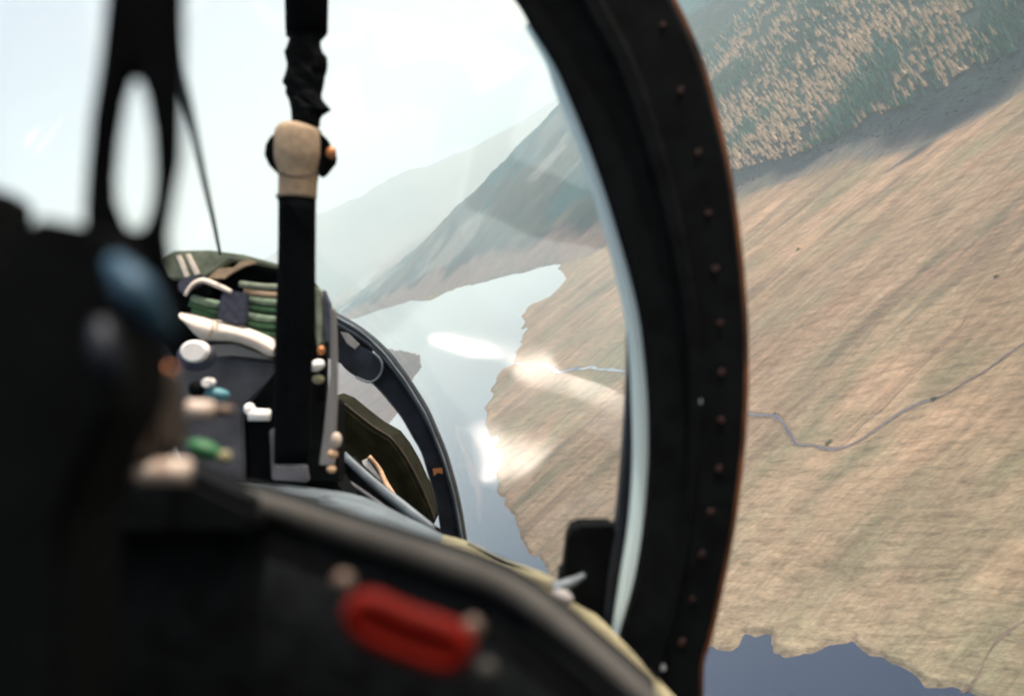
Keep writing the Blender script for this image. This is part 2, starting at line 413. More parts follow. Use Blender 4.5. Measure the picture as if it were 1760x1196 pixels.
def build_terrain():
    az1 = np.radians(np.arange(-36, 42, 0.115)); az0 = np.radians(np.arange(42, 324, 3.0))
    az = np.concatenate([az1, az0]); na = len(az)
    r = np.concatenate([[0.0], np.geomspace(60, 340, 12)[:-1], np.geomspace(340, 1500, 330)[:-1], np.geomspace(1500, 6000, 190)[:-1], np.geomspace(6000, 30000, 130)])
    nr = len(r)
    R_, A_ = np.meshgrid(r, az, indexing='ij')
    X = R_ * np.sin(A_); Y = R_ * np.cos(A_)
    Z, sd, d = terrain(X, Y, True)
    Z = Z - (np.hypot(X, Y) > 29000) * 40
    n_small = fbm(X, Y, 120, 4, 5)
    tan = np.array([0.245, 0.18, 0.125]); tan2 = np.array([0.175, 0.138, 0.10]); grn = np.array([0.135, 0.122, 0.078])
    scrub = np.array([0.026, 0.033, 0.045]); hill = np.array([0.008, 0.056, 0.072]); hillb = np.array([0.13, 0.14, 0.14])
    wood = np.array([0.022, 0.038, 0.040])
    def mixc(c, k, t): return c * (1 - t[..., None]) + k * t[..., None]
    C = np.broadcast_to(tan, X.shape + (3,)).copy()
    t = np.clip(0.5 + 0.8 * fbm(X, Y, 300, 4, 101), 0, 1); C = mixc(C, tan2, t)
    t = np.clip(-0.2 + 1.3 * fbm(X + 0.6 * Y, Y, 420, 4, 111), 0, 1) * 0.8; C = mixc(C, grn, t)
    near_shore = np.exp(-np.clip(sd, 0, None) / 70) * (Y < 700); C = mixc(C, np.array([0.23, 0.21, 0.145]), near_shore * 0.7)
    hz_ = np.clip((X - 60 + 0.55 * (Y - 430) * -1 + 40 * fbm(X, Y, 90, 3, 115)) / 90, 0, 1) * (Y < 800); C = mixc(C, np.array([0.125, 0.105, 0.072]), hz_ * 0.7)
    t = np.clip(0.2 + 1.2 * fbm(X * 0.16 + Y * 0.04, Y * 0.98 - X * 0.2, 30, 4, 117), 0, 1) * np.clip((Y - 620) / 150, 0, 1); C = mixc(C, np.array([0.15, 0.105, 0.075]), t * 0.55)
    t = np.clip(-0.15 + 1.5 * fbm(X * 0.5 + Y * .12, Y - 0.2 * X, 62, 4, 119), 0, 1); C = mixc(C, np.array([0.125, 0.095, 0.068]), t * 0.5)
    t = np.clip(-0.35 + 1.5 * fbm(X * 0.10 + Y * .03, Y * 0.98 - X * 0.22, 19, 3, 123), 0, 1) * np.clip((Y - 560) / 150, 0, 1); C = mixc(C, np.array([0.10, 0.080, 0.062]), t * 0.7)
    # dark scrub belt at the foot of the hill
    edge = d + 26 * fbm(X, Y, 90, 3, 121)
    belt = np.clip((edge + 25) / 30, 0, 1)
    gap = np.clip(fbm(X, Y, 210, 3, 131) - 0.25, 0, 1) * 2.0
    grad = np.clip((edge - 15) / 50, 0, 1); C = mixc(C, np.array([0.085, 0.09, 0.09]), belt * (1 - grad) * 0.85)
    belt = belt * np.clip(0.25 + grad, 0, 1)
    C = mixc(C, scrub, belt * np.clip(1 - 0.7 * gap, 0.45, 1))
    # tongue of scrub reaching down over the plain
    ta = np.array(ground(1530, 303)); tb = np.array(ground(1590, 268)); e = tb - ta
    tt = np.clip(((X - ta[0]) * e[0] + (Y - ta[1]) * e[1]) / (e @ e), 0, 1)
    td = np.hypot(X - ta[0] - e[0] * tt, Y - ta[1] - e[1] * tt)
    C = mixc(C, scrub, np.clip(1.2 - td / (6 + 14 * tt), 0, 1) * 0.8)
    # hillside above
    hb = np.clip((d - 90 + 60 * fbm(X, Y, 300, 3, 141)) / 120, 0, 1)
    hc = mixc(np.broadcast_to(hill, C.shape), hillb, np.clip(0.30 + 2.4 * fbm(X, Y, 420, 4, 151) - np.clip((d - 500) / 1200, 0, .5), 0, 1))
    C = mixc(C, hc, hb)
    woodm = np.clip(6 * (fbm(X, Y, 520, 3, 161) - 0.02), 0, 1) * np.clip((d - 100) / 100, 0, 1)
    C = mixc(C, wood, woodm * 0.85)
    # ground under the plantation
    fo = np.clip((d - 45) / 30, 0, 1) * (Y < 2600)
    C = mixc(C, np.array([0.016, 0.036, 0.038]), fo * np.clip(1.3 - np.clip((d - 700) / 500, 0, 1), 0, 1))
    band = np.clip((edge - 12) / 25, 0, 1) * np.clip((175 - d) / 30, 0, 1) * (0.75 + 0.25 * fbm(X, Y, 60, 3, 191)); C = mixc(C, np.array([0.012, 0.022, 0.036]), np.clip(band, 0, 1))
    foot = np.clip((150 + 50 * fbm(X, Y, 160, 3, 197) - d) / 50, 0, 1) * np.clip((d + 10) / 20, 0, 1) * np.clip((Y - 1950) / 250, 0, 1)
    C = mixc(C, np.array([0.16, 0.12, 0.11]), foot * 0.8)
    far = np.clip((Y - 7500) / 1500, 0, 1)
    C = mixc(C, mixc(np.broadcast_to(np.array([0.07, 0.09, 0.085]), C.shape), np.array([0.17, 0.14, 0.125]), np.clip(0.5 + fbm(X, Y, 1800, 4, 171), 0, 1)), far)
    west = np.clip((np.interp(Y, [0, 1800, 3000, 5400, 7000], [-150, -150, -225, -720, -1150]) - X) / 20, 0, 1) * (Y < 6900)
    C = mixc(C, np.array([0.095, 0.09, 0.10]), west * 0.9)
    beach = np.clip(1 - np.abs(sd - 0.6) / (1.3 + fbm(X, Y, 15, 2, 181)).clip(.3), 0, 1) * (np.hypot(X, Y) < 1500)
    C = mixc(C, np.array([0.15, 0.115, 0.09]), beach * 0.75)
    V = np.stack([X, Y, Z], -1).reshape(-1, 3)
    me = bpy.data.meshes.new('terrain')
    idx = np.arange(nr * na).reshape(nr, na)
    a = idx[:-1]; b = idx[1:]
    q = np.stack([a, np.roll(a, -1, 1), np.roll(b, -1, 1), b], -1).reshape(-1, 4)[:, ::-1]
    me.vertices.add(len(V)); me.vertices.foreach_set('co', V.astype(np.float32).ravel())
    me.loops.add(q.size); me.loops.foreach_set('vertex_index', q.astype(np.int32).ravel())
    me.polygons.add(len(q)); me.polygons.foreach_set('loop_start', np.arange(0, q.size, 4, dtype=np.int32))
    me.polygons.foreach_set('use_smooth', np.ones(len(q), bool))
    me.update(calc_edges=True)
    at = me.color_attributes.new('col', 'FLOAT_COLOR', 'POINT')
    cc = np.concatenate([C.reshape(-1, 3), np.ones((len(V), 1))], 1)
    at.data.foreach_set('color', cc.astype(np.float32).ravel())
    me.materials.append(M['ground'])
    o = bpy.data.objects.new('terrain', me); COL.objects.link(o)
    set_props(o, kind='structure')
    return o
build_terrain()

# the loch: one level sheet of water
bm = bmesh.new()
ring = [bm.verts.new((math.cos(k * math.pi / 32) * 29500, math.sin(k * math.pi / 32) * 29500, 0.0)) for k in range(64)]
bm.faces.new(ring); me = bpy.data.meshes.new('lake_water'); bm.to_mesh(me); bm.free(); me.materials.append(M['water'])
lake = bpy.data.objects.new('lake_water', me); COL.objects.link(lake); set_props(lake, kind='structure')

def ribbon(name, pts, widths, m, lift, step=3.0, wob=0.0):
    """strip laid on the terrain: stream, ditch or track"""
    P2 = [Vector((x, y, 0)) for x, y in pts]; W2 = [Vector((w, 0, 0)) for w in widths]
    seg = max(2, int(max((P2[i + 1] - P2[i]).length for i in range(len(P2) - 1)) / step))
    pp = smooth_pts(P2, seg); ww = smooth_pts(W2, seg)
    x = np.array([p.x for p in pp]); y = np.array([p.y for p in pp]); w = np.array([v.x for v in ww])
    if wob:
        ox = fbm(x, y, 34, 3, 201) * wob; oy = fbm(x, y, 34, 3, 211) * wob
        x = x + ox; y = y + oy; w = w * (1 + 0.35 * fbm(x, y, 17, 2, 221))
    tx = np.gradient(x); ty = np.gradient(y); l = np.hypot(tx, ty) + 1e-9
    nx, ny = -ty / l, tx / l
    rows = []
    for s in (-0.5, -0.17, 0.17, 0.5):
        X = x + nx * w * s; Y = y + ny * w * s
        rows.append(np.stack([X, Y, terrain(X, Y) + lift], -1))
    V = np.stack(rows, 1).reshape(-1, 3)
    fs = []
    for i in range(len(x) - 1):
        for k in range(3):
            a = i * 4 + k; fs.append((a, a + 1, a + 5, a + 4))
    o = link_mesh(name, V, fs, m, smooth=True, air=False)
    return set_props(o, kind='structure')

st = [(880, 622), (905, 630), (935, 628), (965, 640), (1000, 633), (1040, 638), (1080, 641), (1130, 652), (1190, 678), (1240, 700), (1285, 712), (1315, 717), (1345, 733), (1355, 745),
      (1370, 765), (1400, 771), (1428, 779), (1460, 770), (1500, 748), (1545, 715), (1580, 700), (1620, 687), (1665, 660), (1700, 640), (1730, 618), (1775, 590), (1850, 540)]
sw = [6, 5, 7, 7, 7, 6.5, 6, 6, 6, 5.5, 5, 5, 4.6, 4.2, 3.8, 3.6, 3.2, 2.2, 2.4, 3.4, 3.4, 2.6, 2.0, 1.8, 1.8, 1.8, 1.6]
ribbon('stream_bank', [ground(*q, 4) for q in st], [w * 1.15 + 1.2 for w in sw], M['ditch'], 0.25, wob=2.4)
ribbon('stream', [ground(*q, 4) for q in st], [w * (.75 if k < 10 else .42) for k, w in enumerate(sw)], M['water'], 0.40, wob=2.4)
for pl, w in (([(1442, 772), (1500, 715), (1570, 650), (1640, 575), (1700, 500), (1775, 420)], 1.1), ([(1340, 722), (1400, 680), (1460, 620), (1540, 530), (1640, 440)], .8),
              ([(1300, 520), (1340, 480), (1400, 425), (1480, 365)], .9), ([(945, 520), (985, 500), (1020, 477), (1055, 450)], 4.0), ([(975, 600), (1010, 575), (1050, 558), (1090, 530)], 2.0),
              ([(1610, 1176), (1660, 1160), (1690, 1120), (1720, 1090), (1790, 1050)], 1.3)):
    ribbon('ditch', [ground(*q, 5) for q in pl], [w * (0.5 + k % 2) for k in range(len(pl))], M['ditch'], 0.22, wob=2.4)
ribbon('track', [ground(*q, 5) for q in [(1436, 770), (1490, 716), (1560, 648), (1630, 572), (1690, 497), (1765, 417)]], [1.1] * 6, M['track'], 0.24, wob=0.8)
ribbon('track', [ground(*q, 5) for q in [(1300, 600), (1380, 525), (1460, 450), (1560, 370), (1700, 280)]], [2.0] * 5, M['track'], 0.24, wob=2)

# ---------------------------------------------------------------- trees of the hillside plantation
def tree_mesh(name, foliage, layers, h, w, seed):
    """conifer: trunk plus ragged drooping whorls of branches, about 90 faces"""
    r = random.Random(seed); vs = []; fs = []; mi = []
    n = 5
    for k in range(n):
        a = 2 * math.pi * k / n; vs.append((0.22 * math.cos(a), 0.22 * math.sin(a), -1.5))
    vs.append((0, 0, h * 0.97))
    for k in range(n): fs.append((k, (k + 1) % n, n)); mi.append(1)
    for L_ in range(layers):
        t = L_ / layers
        z0 = h * (0.14 + 0.82 * t); rad = w * (1 - t) ** 0.85 * r.uniform(0.8, 1.15) + 0.15
        nb = 7 if L_ < layers - 2 else 5
        off = r.uniform(0, 6)
        top = len(vs); vs.append((r.uniform(-.1, .1), r.uniform(-.1, .1), z0 + h * 0.17))
        for k in range(nb):
            a = off + 2 * math.pi * k / nb + r.uniform(-.2, .2); q = rad * r.uniform(0.65, 1.2); da = math.pi / nb * r.uniform(0.55, 1.0)
            i = len(vs)
            vs += [(q * math.cos(a), q * math.sin(a), z0 - h * 0.035), (q * .6 * math.cos(a - da), q * .6 * math.sin(a - da), z0 + h * 0.02),
                   (q * .6 * math.cos(a + da), q * .6 * math.sin(a + da), z0 + h * 0.02)]
            fs += [(top, i + 1, i), (top, i, i + 2)]; mi += [0, 0]
    me = bpy.data.meshes.new(name); me.from_pydata(vs, [], fs); me.materials.append(foliage); me.materials.append(M['bark'])
    me.polygons.foreach_set('material_index', mi)
    return me
larches = [tree_mesh('larch_tree', M['larch'], 7, 15, 4.0, s) for s in (1, 2, 3)]
spruces = [tree_mesh('spruce_tree', M['spruce'], 7, 16, 4.3, s) for s in (4, 5, 6)]

AIRI = AIR.inverted()
def project(x, y, z):
    v = AIRI @ Vector((x, y, z))
    return 880 + v.x / v.y * F, 598 - v.z / v.y * F, v.y

cand_n = 75000
cx = rng.uniform(350, 2600, cand_n); cy = rng.uniform(900, 3800, cand_n)
cz, csd, cd = terrain(cx, cy, True)
dens = fbm(cx, cy, 130, 4, 301)
mixn = fbm(cx, cy, 190, 4, 311)
trees = []
for x, y, z, d_, dn, mn, u in zip(cx, cy, cz, cd, dens, mixn, rng.random(cand_n)):
    low = 100 + 25 * math.sin(y / 140)
    if d_ < low or d_ > 1500: continue
    px, py, dep = project(x, y, z)
    if px < 1150 or px > 1900 or py < -130: continue
    # the plantation thins towards the upper slope and lies in broken rows
    keep = 0.62 + 0.35 * dn - max(0, d_ - 560) / 700 + (0.15 if d_ < 380 else 0)
    lar = (mn + 0.45 * random.uniform(-1, 1) + (0.42 if d_ < 420 else -0.15)) > -0.02
    if px > 1660 and random.random() < min(.9, (px - 1640) / 90): lar = False
    if u > keep * (0.75 if lar else 1.3): continue
    trees.append((dep, x, y, z, lar))
trees.sort()
print('trees', len(trees))
cnt = {True: 0, False: 0}; rest = []
for dep, x, y, z, lar in trees:
    if cnt[lar] >= 300: rest.append((x, y, z, lar)); continue
    px, py, _ = project(x, y, z + 8)
    if not (1190 < px < 1765 and py > -10): rest.append((x, y, z, lar)); continue
    cnt[lar] += 1
    o = bpy.data.objects.new('larch_tree' if lar else 'spruce_tree', random.choice(larches if lar else spruces))
    COL.objects.link(o); o.location = (x, y, z); o.rotation_euler = (0, 0, random.uniform(0, 6.28))
    s = random.uniform(0.6, 1.4); o.scale = (s * random.uniform(.85, 1.1), s, s * random.uniform(0.85, 1.2))
    if lar: set_props(o, 'tan autumn larch in the mixed plantation on the hillside', 'tree', 'tan larches of the hillside plantation')
    else: set_props(o, 'dark green spruce in the mixed plantation on the hillside', 'tree', 'dark spruces of the hillside plantation')
# everything further up the slope, joined
def joined_trees(name, items, protos, m, label):
    Vs = []; Fs = []; Ms = []; off = 0
    arr = []
    for me in protos:
        v = np.empty(len(me.vertices) * 3); me.vertices.foreach_get('co', v)
        arr.append((v.reshape(-1, 3), np.array([list(p.vertices) for p in me.polygons]), np.array([p.material_index for p in me.polygons])))
    for x, y, z, _ in items:
        v, f, mm = random.choice(arr); s = random.uniform(0.6, 1.4); a = random.uniform(0, 6.28)
        c, s_ = math.cos(a) * s, math.sin(a) * s
        w = np.stack([v[:, 0] * c - v[:, 1] * s_ + x, v[:, 0] * s_ + v[:, 1] * c + y, v[:, 2] * s * random.uniform(.85, 1.2) + z], -1)
        Vs.append(w); Fs.append(f + off); Ms.append(mm); off += len(v)
    V = np.concatenate(Vs); Fc = np.concatenate(Fs); mi = np.concatenate(Ms)
    me = bpy.data.meshes.new(name)
    me.vertices.add(len(V)); me.vertices.foreach_set('co', V.astype(np.float32).ravel())
    me.loops.add(Fc.size); me.loops.foreach_set('vertex_index', Fc.astype(np.int32).ravel())
    me.polygons.add(len(Fc)); me.polygons.foreach_set('loop_start', np.arange(0, Fc.size, 3, dtype=np.int32))
    me.update(calc_edges=True)
    me.materials.append(m); me.materials.append(M['bark']); me.polygons.foreach_set('material_index', mi.astype(np.int32))
    o = bpy.data.objects.new(name, me); COL.objects.link(o)
    set_props(o, label, 'trees', kind='stuff')
joined_trees('larch_wood', [t for t in rest if t[3]], larches, M['larch'], 'mass of tan larches further up the hillside plantation')
joined_trees('spruce_wood', [t for t in rest if not t[3]], spruces, M['spruce'], 'mass of dark spruces further up the hillside plantation')

def bush_mesh(name, m, seed, r0=1.0, n=70):
    """bush of many small leaf clumps spread through an uneven volume"""
    r = random.Random(seed); vs = []; fs = []
    for k in range(n):
        th = r.uniform(0, 6.28); ph = math.acos(r.uniform(-0.1, 1)); q = r0 * r.uniform(0.45, 1.0) * (1 + 0.3 * math.sin(3 * th + seed))
        c = Vector((q * math.sin(ph) * math.cos(th), q * math.sin(ph) * math.sin(th), q * 0.75 * math.cos(ph)))
        s = r0 * r.uniform(0.14, 0.28); i = len(vs)
        for j in range(4):
            vs.append(c + Vector((r.uniform(-s, s), r.uniform(-s, s), r.uniform(-s, s))))
        fs += [(i, i + 1, i + 2), (i, i + 2, i + 3), (i, i + 1, i + 3), (i + 1, i + 2, i + 3)]
    me = bpy.data.meshes.new(name); me.from_pydata([tuple(v) for v in vs], [], fs); me.materials.append(m); return me
M['shrub'] = mat('stream_shrub', (0.09, 0.105, 0.065), 0.9, var=0.4, scale=0.8, spec=0.03)
bushes = [((1425, 762), 3.4, 'round grey-green bush on the bank at the bend of the stream'), ((1606, 688), 3.0, 'olive bush beside the straight reach of the stream'),
          ((1375, 434), 3.4, 'small lone dark bush on the pale plain below the dark belt'), ((1716, 482), 2.6, 'dark bush beside the pale track near the right edge'),
          ((1334, 714), 1.8, 'low bush on the stream bank by the black canopy frame')]
for i, (q, s, lab) in enumerate(bushes):
    x, y = ground(*q, 5); o = bpy.data.objects.new('bush', bush_mesh('bush', M['shrub'], 40 + i, s, 90)); COL.objects.link(o)
    o.location = (x, y, terrain1(x, y)); set_props(o, lab, 'bush')
# dark scrub filling the belt at the foot of the slope
sm = []
n = 14000
bx = rng.uniform(150, 900, n); by = rng.uniform(900, 2600, n); bz, _, bd = terrain(bx, by, True); bn = fbm(bx, by, 70, 3, 401)
vs = []; fs = []
for x, y, z, d_, q in zip(bx, by, bz, bd, bn):
    if y > 2000 or d_ < 45 or d_ > 140 or q < -0.15 or random.random() > 0.75: continue
    r_ = random.uniform(1.5, 4.2); i = len(vs)
    for k in range(5):
        a = 2 * math.pi * k / 5 + random.uniform(-.3, .3); vs.append((x + r_ * math.cos(a), y + r_ * math.sin(a), z - 0.3))
    for k in range(5):
        a = 2 * math.pi * k / 5 + random.uniform(-.3, .3); vs.append((x + .7 * r_ * math.cos(a), y + .7 * r_ * math.sin(a), z + r_ * random.uniform(.15, .4)))
    vs.append((x, y, z + r_ * random.uniform(.3, .6)))
    for k in range(5):
        fs += [(i + k, i + (k + 1) % 5, i + 5 + (k + 1) % 5, i + 5 + k), (i + 5 + k, i + 5 + (k + 1) % 5, i + 10)]
o = link_mesh('scrub', vs, fs, M['heather'], air=False); set_props(o, 'dark belt of scrub and heather along the foot of the hillside', 'scrub', kind='stuff')

# ================================================================ the aircraft
AC = empty('aircraft_cockpit', 'dark two-seat jet cockpit with black bolted canopy frame and front windscreen arch', 'cockpit')
# ---- canopy frame between the cockpits (the broad black hoop)
DA = 1.06
frame_px = [  # inner x, outer x at height y
    ((690, -230), (960, -330)), ((800, -115), (1085, -160)), ((885, -5), (1158, -5)), ((912, 40), (1180, 40)), ((950, 100), (1205, 100)), ((974, 150), (1222, 155)), ((1022, 270), (1251, 275)), ((1064, 400), (1270, 400)),
    ((1096, 520), (1281, 520)), ((1108, 600), (1284, 600)), ((1116, 700), (1283, 700)), ((1116, 800), (1275, 800)), ((1108, 900), (1262, 900)), ((1092, 1000), (1243, 1000)),
    ((1070, 1080), (1222, 1095)), ((1058, 1130), (1208, 1140)), ((1052, 1200), (1206, 1205)), ((1045, 1330), (1200, 1330))]
left_px = [((520, -275), (600, -420)), ((330, -240), (250, -380)), ((130, -150), (0, -260)), ((-60, 40), (-230, -40)), ((-170, 300), (-340, 290)), ((-190, 600), (-365, 600)), ((-170, 900), (-340, 900)), ((-100, 1330), (-250, 1330))]
fr = list(reversed(left_px)) + frame_px
ra = [P(a[0], a[1], DA) for a, b in fr]; rb = [P(b[0], b[1], DA) for a, b in fr]
prof = [(0.0, 0.012), (0.03, 0.0), (0.36, -0.002), (0.41, -0.010), (0.50, -0.010), (0.55, 0.0), (0.96, 0.002), (1.0, 0.012), (0.97, 0.05), (0.16, 0.05)]
cf = strip('canopy_frame', ra, rb, prof, M['black'], AC)
def between(y, t):
    for (a, b), (a2, b2) in zip(frame_px, frame_px[1:]):
        if a[1] <= y <= a2[1]:
            u = (y - a[1]) / (a2[1] - a[1]); return (a[0] + (a2[0] - a[0]) * u) * (1 - t) + (b[0] + (b2[0] - b[0]) * u) * t
# primer showing along the outer edge
oe = [(b[0] - 3, b[1]) for a, b in frame_px[2:]]
strip('amber_edge', [P(x - 2, y, DA + .014) for x, y in oe], [P(x + 6, y, DA + .014) for x, y in oe], [(0, 0), (1, 0), (1, .03), (0, .03)], M['amber'], cf)
for i, (x, y) in enumerate([(1140, 42), (1170, 155), (1200, 262), (1218, 366), (1230, 462), (1238, 555), (1241, 640), (1240, 722), (1236, 806), (1222, 880), (1206, 953), (1190, 1030), (1172, 1105)]):
    disc('bolt', x, y, DA - .001, 7.5 + random.uniform(-1.5, 1), .005, M['bolt_r'], cf, n=6, squash=0.8, rot=random.random())
for x, y in ((1162, 380), (1201, 690), (1078, 1160), (1140, 1148)):
    disc('rivet', x, y, DA - .0085, 6 if y < 1000 else 5, .008, M['bolt_w'], cf, n=12)
# pale seal strip and dark canopy rail inside the hoop
sp = [(40, 904, 914), (100, 938, 950), (150, 955, 974), (270, 1002, 1024), (400, 1042, 1066), (520, 1072, 1099), (600, 1084, 1110), (700, 1089, 1120), (800, 1090, 1120), (900, 1083, 1110), (1000, 1068, 1092), (1080, 1056, 1068), (1140, 1048, 1060)]
strip('seal_strip', [P(a, y, DA + .016) for y, a, b in sp], [P(b + 3, y, DA + .016) for y, a, b in sp], [(0, .004), (.2, 0), (.8, 0), (1, .004), (1, .02), (0, .02)], M['seal'], cf)
rp = [(540, 1080, 1086), (600, 1081, 1090), (700, 1077, 1095), (800, 1070, 1096), (900, 1060, 1090), (1000, 1045, 1075), (1100, 1035, 1065)]
strip('canopy_rail', [P(a, y, DA + .055) for y, a, b in rp], [P(b, y, DA + .055) for y, a, b in rp], [(0, .004), (.2, 0), (1, 0), (1, .03), (0, .03)], M['navy'], AC)
# glass of the front canopy, from the hoop to the windscreen arch
def glass_mat():
    m = bpy.data.materials.new('canopy_perspex'); m.use_nodes = True
    nt = m.node_tree; N = nt.nodes; L = nt.links; N.remove(N['Principled BSDF'])
    tr = N.new('ShaderNodeBsdfTransparent'); tr.inputs[0].default_value = (0.95, 0.98, 0.98, 1)
    gl = N.new('ShaderNodeBsdfGlossy'); gl.inputs['Roughness'].default_value = 0.06
    fr = N.new('ShaderNodeFresnel'); fr.inputs[0].default_value = 1.49
    mt_ = N.new('ShaderNodeMath'); mt_.operation = 'MULTIPLY'; mt_.inputs[1].default_value = GLASS_K
    tc = N.new('ShaderNodeTexCoord'); nz = N.new('ShaderNodeTexNoise'); nz.inputs['Scale'].default_value = 3.5; nz.inputs['Detail'].default_value = 1
    bp = N.new('ShaderNodeBump'); bp.inputs['Strength'].default_value = 0.05; bp.inputs['Distance'].default_value = 0.01
    L.new(tc.outputs['Object'], nz.inputs['Vector']); L.new(nz.outputs[0], bp.inputs['Height']); L.new(bp.outputs[0], gl.inputs['Normal'])
    mx = N.new('ShaderNodeMixShader')
    L.new(fr.outputs[0], mt_.inputs[0]); L.new(mt_.outputs[0], mx.inputs[0]); L.new(tr.outputs[0], mx.inputs[1]); L.new(gl.outputs[0], mx.inputs[2])
    L.new(mx.outputs[0], N['Material Output'].inputs[0])
    return m
GLASS_K = 0.12
M['glass'] = glass_mat()
# rear bulkhead, cockpit walls and rear deck behind the eye
def box(name, c, s, mt, par):
    bm = bmesh.new(); bmesh.ops.create_cube(bm, size=1.0)
    for v in bm.verts: v.co = Vector((v.co.x * s[0] + c[0], v.co.y * s[1] + c[1], v.co.z * s[2] + c[2]))
    bmesh.ops.bevel(bm, geom=bm.edges[:], offset=min(s) * .2, segments=2, affect='EDGES')
    return bm_obj(name, bm, mt, par)
box('rear_bulkhead', (-.28, -.42, -.30), (1.3, .05, 1.3), M['black'], AC)
box('rear_headrest', (-.28, -.30, .06), (.36, .12, .34), M['black_rubber'], AC)
box('cockpit_floor', (-.28, .9, -.95), (1.2, 3.2, .04), M['black'], AC)
box('port_wall', (-.90, .9, -.65), (.04, 3.2, .6), M['black'], AC)
# latch box at the foot of the hoop
lb = prism('latch_box', [(978, 918), (990, 906), (1060, 905), (1075, 930), (1068, 1120), (1052, 1105), (1005, 1062), (972, 1020), (958, 1000), (970, 985)], DA + .06, .06, M['black'], AC, bevel=.004)
tube('latch_lever', [P(952, 1012, 1.06), P(975, 1003, 1.06), P(990, 996, 1.065), P(1004, 988, 1.07)], [.007, .006, .0045, .003], M['steel'], lb, n=8)
ball('lever_knob', P(966, 1026, 1.02), .012, .010, .008, M['lgrey'], lb, rot=.3)

# ---- front windscreen arch
DW = 2.4
wi = [(330, 640), (430, 600), (520, 600), (580, 622), (622, 645), (655, 675), (690, 720), (724, 780), (742, 840), (754, 890), (758, 935), (760, 1010)]
wo = [(290, 560), (400, 500), (500, 505), (572, 536), (622, 564), (662, 600), (702, 652), (737, 710), (766, 780), (784, 840), (794, 890), (802, 940), (808, 1010)]
def resample(pl, n):
    q = [Vector((x, 0, y)) for x, y in pl]; L_ = [0]
    for a, b in zip(q, q[1:]): L_.append(L_[-1] + (b - a).length)
    out = []
    for k in range(n):
        s = L_[-1] * k / (n - 1)
        for i in range(len(q) - 1):
            if s <= L_[i + 1] + 1e-6:
                v = q[i].lerp(q[i + 1], (s - L_[i]) / (L_[i + 1] - L_[i])); break
        out.append((v.x, v.z))
    return out
wl_i = [(-60, 1010), (-50, 900), (0, 780), (120, 690)]; wl_o = [(-110, 1010), (-100, 870), (-50, 720), (80, 610)]
WI = resample(wl_i + wi, 40); WO = resample(wl_o + wo, 40)
ws = strip('windscreen_arch', [P(x, y, DW) for x, y in WI], [P(x, y, DW) for x, y in WO], [(0, .01), (.06, 0), (.72, 0), (.75, -.012), (.80, -.012), (.83, 0), (.97, 0), (1, .02), (1, .06), (0, .06)], M['navy'], AC, sub=3)
bm = bmesh.new()
ga = [P(a[0] + 6, a[1], DA + .045) for a, b in fr]; gb = [P(x - 6, y, DW + .03) for x, y in WO]
def res3(q, n):
    L_ = [0]
    for a, b in zip(q, q[1:]): L_.append(L_[-1] + (b - a).length)
    out = []
    for k_ in range(n):
        s_ = L_[-1] * k_ / (n - 1)
        for i_ in range(len(q) - 1):
            if s_ <= L_[i_ + 1] + 1e-6:
                out.append(q[i_].lerp(q[i_ + 1], (s_ - L_[i_]) / (L_[i_ + 1] - L_[i_]))); break
    return out
ga = res3(smooth_pts(ga, 6), 130); gb = res3(smooth_pts(gb, 6), 130)
rows = []
for t in [i / 24 for i in range(25)]:
    bulge = 4 * t * (1 - t) * 0.035
    row = []
    for a, b in zip(ga, gb):
        v = a.lerp(b, t); o_ = Vector((v.x + .28, 0, v.z + .15)).normalized()
        row.append(bm.verts.new(v + o_ * bulge))
    rows.append(row)
for a, b in zip(rows, rows[1:]):
    for i in range(len(a) - 1): bm.faces.new((a[i], a[i + 1], b[i + 1], b[i]))
bm_obj('front_canopy_glass', bm, M['glass'], AC, True)
WR = resample(wo[3:], 24)
tube('arch_bead', [P(x - 5, y + 3, DW - .02) for x, y in WR], .0032, M['steel'], ws, n=6, sub=2)
mr = prism('mirror', [(584, 600), (600, 590), (640, 606), (655, 628), (650, 650), (630, 656), (600, 640), (584, 622)], DW - .03, .025, M['navy'], ws, bevel=.004, smooth_sub=2)
tube('mirror_rim', smooth_pts([P(x, y, DW - .032) for x, y in [(640, 604), (656, 622), (653, 645), (636, 657), (612, 648)]], 3), .0028, M['steel'], mr, n=6, sub=1)
prism('map_clip', [(585, 570), (597, 572), (618, 592), (610, 600), (596, 590)], DW - .04, .006, M['lgrey'], ws)
prism('orange_tag', [(744, 806), (760, 804), (761, 814), (752, 812), (746, 818)], DW - .02, .006, M['copper'], ws)
# front coaming and nose seen through the arch
prism('front_coaming', [(560, 680), (585, 690), (612, 712), (640, 734), (672, 752), (690, 775), (708, 806), (722, 838), (738, 868), (746, 890), (744, 910), (650, 860), (560, 800)], 2.75, .25, M['oliveblk'], AC, bevel=.01)
tube('coaming_piping', [P(585, 689, 2.74), P(640, 732, 2.74), P(675, 756, 2.74), P(708, 804, 2.74), P(736, 864, 2.74), P(747, 895, 2.74)], .0035, M['brown'], AC, n=6)
tube('tan_hose', [P(634, 784, 2.6), P(652, 806, 2.6), P(664, 832, 2.58), P(684, 862, 2.55), P(712, 882, 2.5), P(742, 908, 2.45)], [.006, .006, .0075, .0085, .008, .006], M['tan'], AC, n=8)
prism('paper_label', [(622, 792), (630, 788), (652, 818), (660, 842), (652, 838), (630, 812)], 2.6, .004, M['white'], AC)
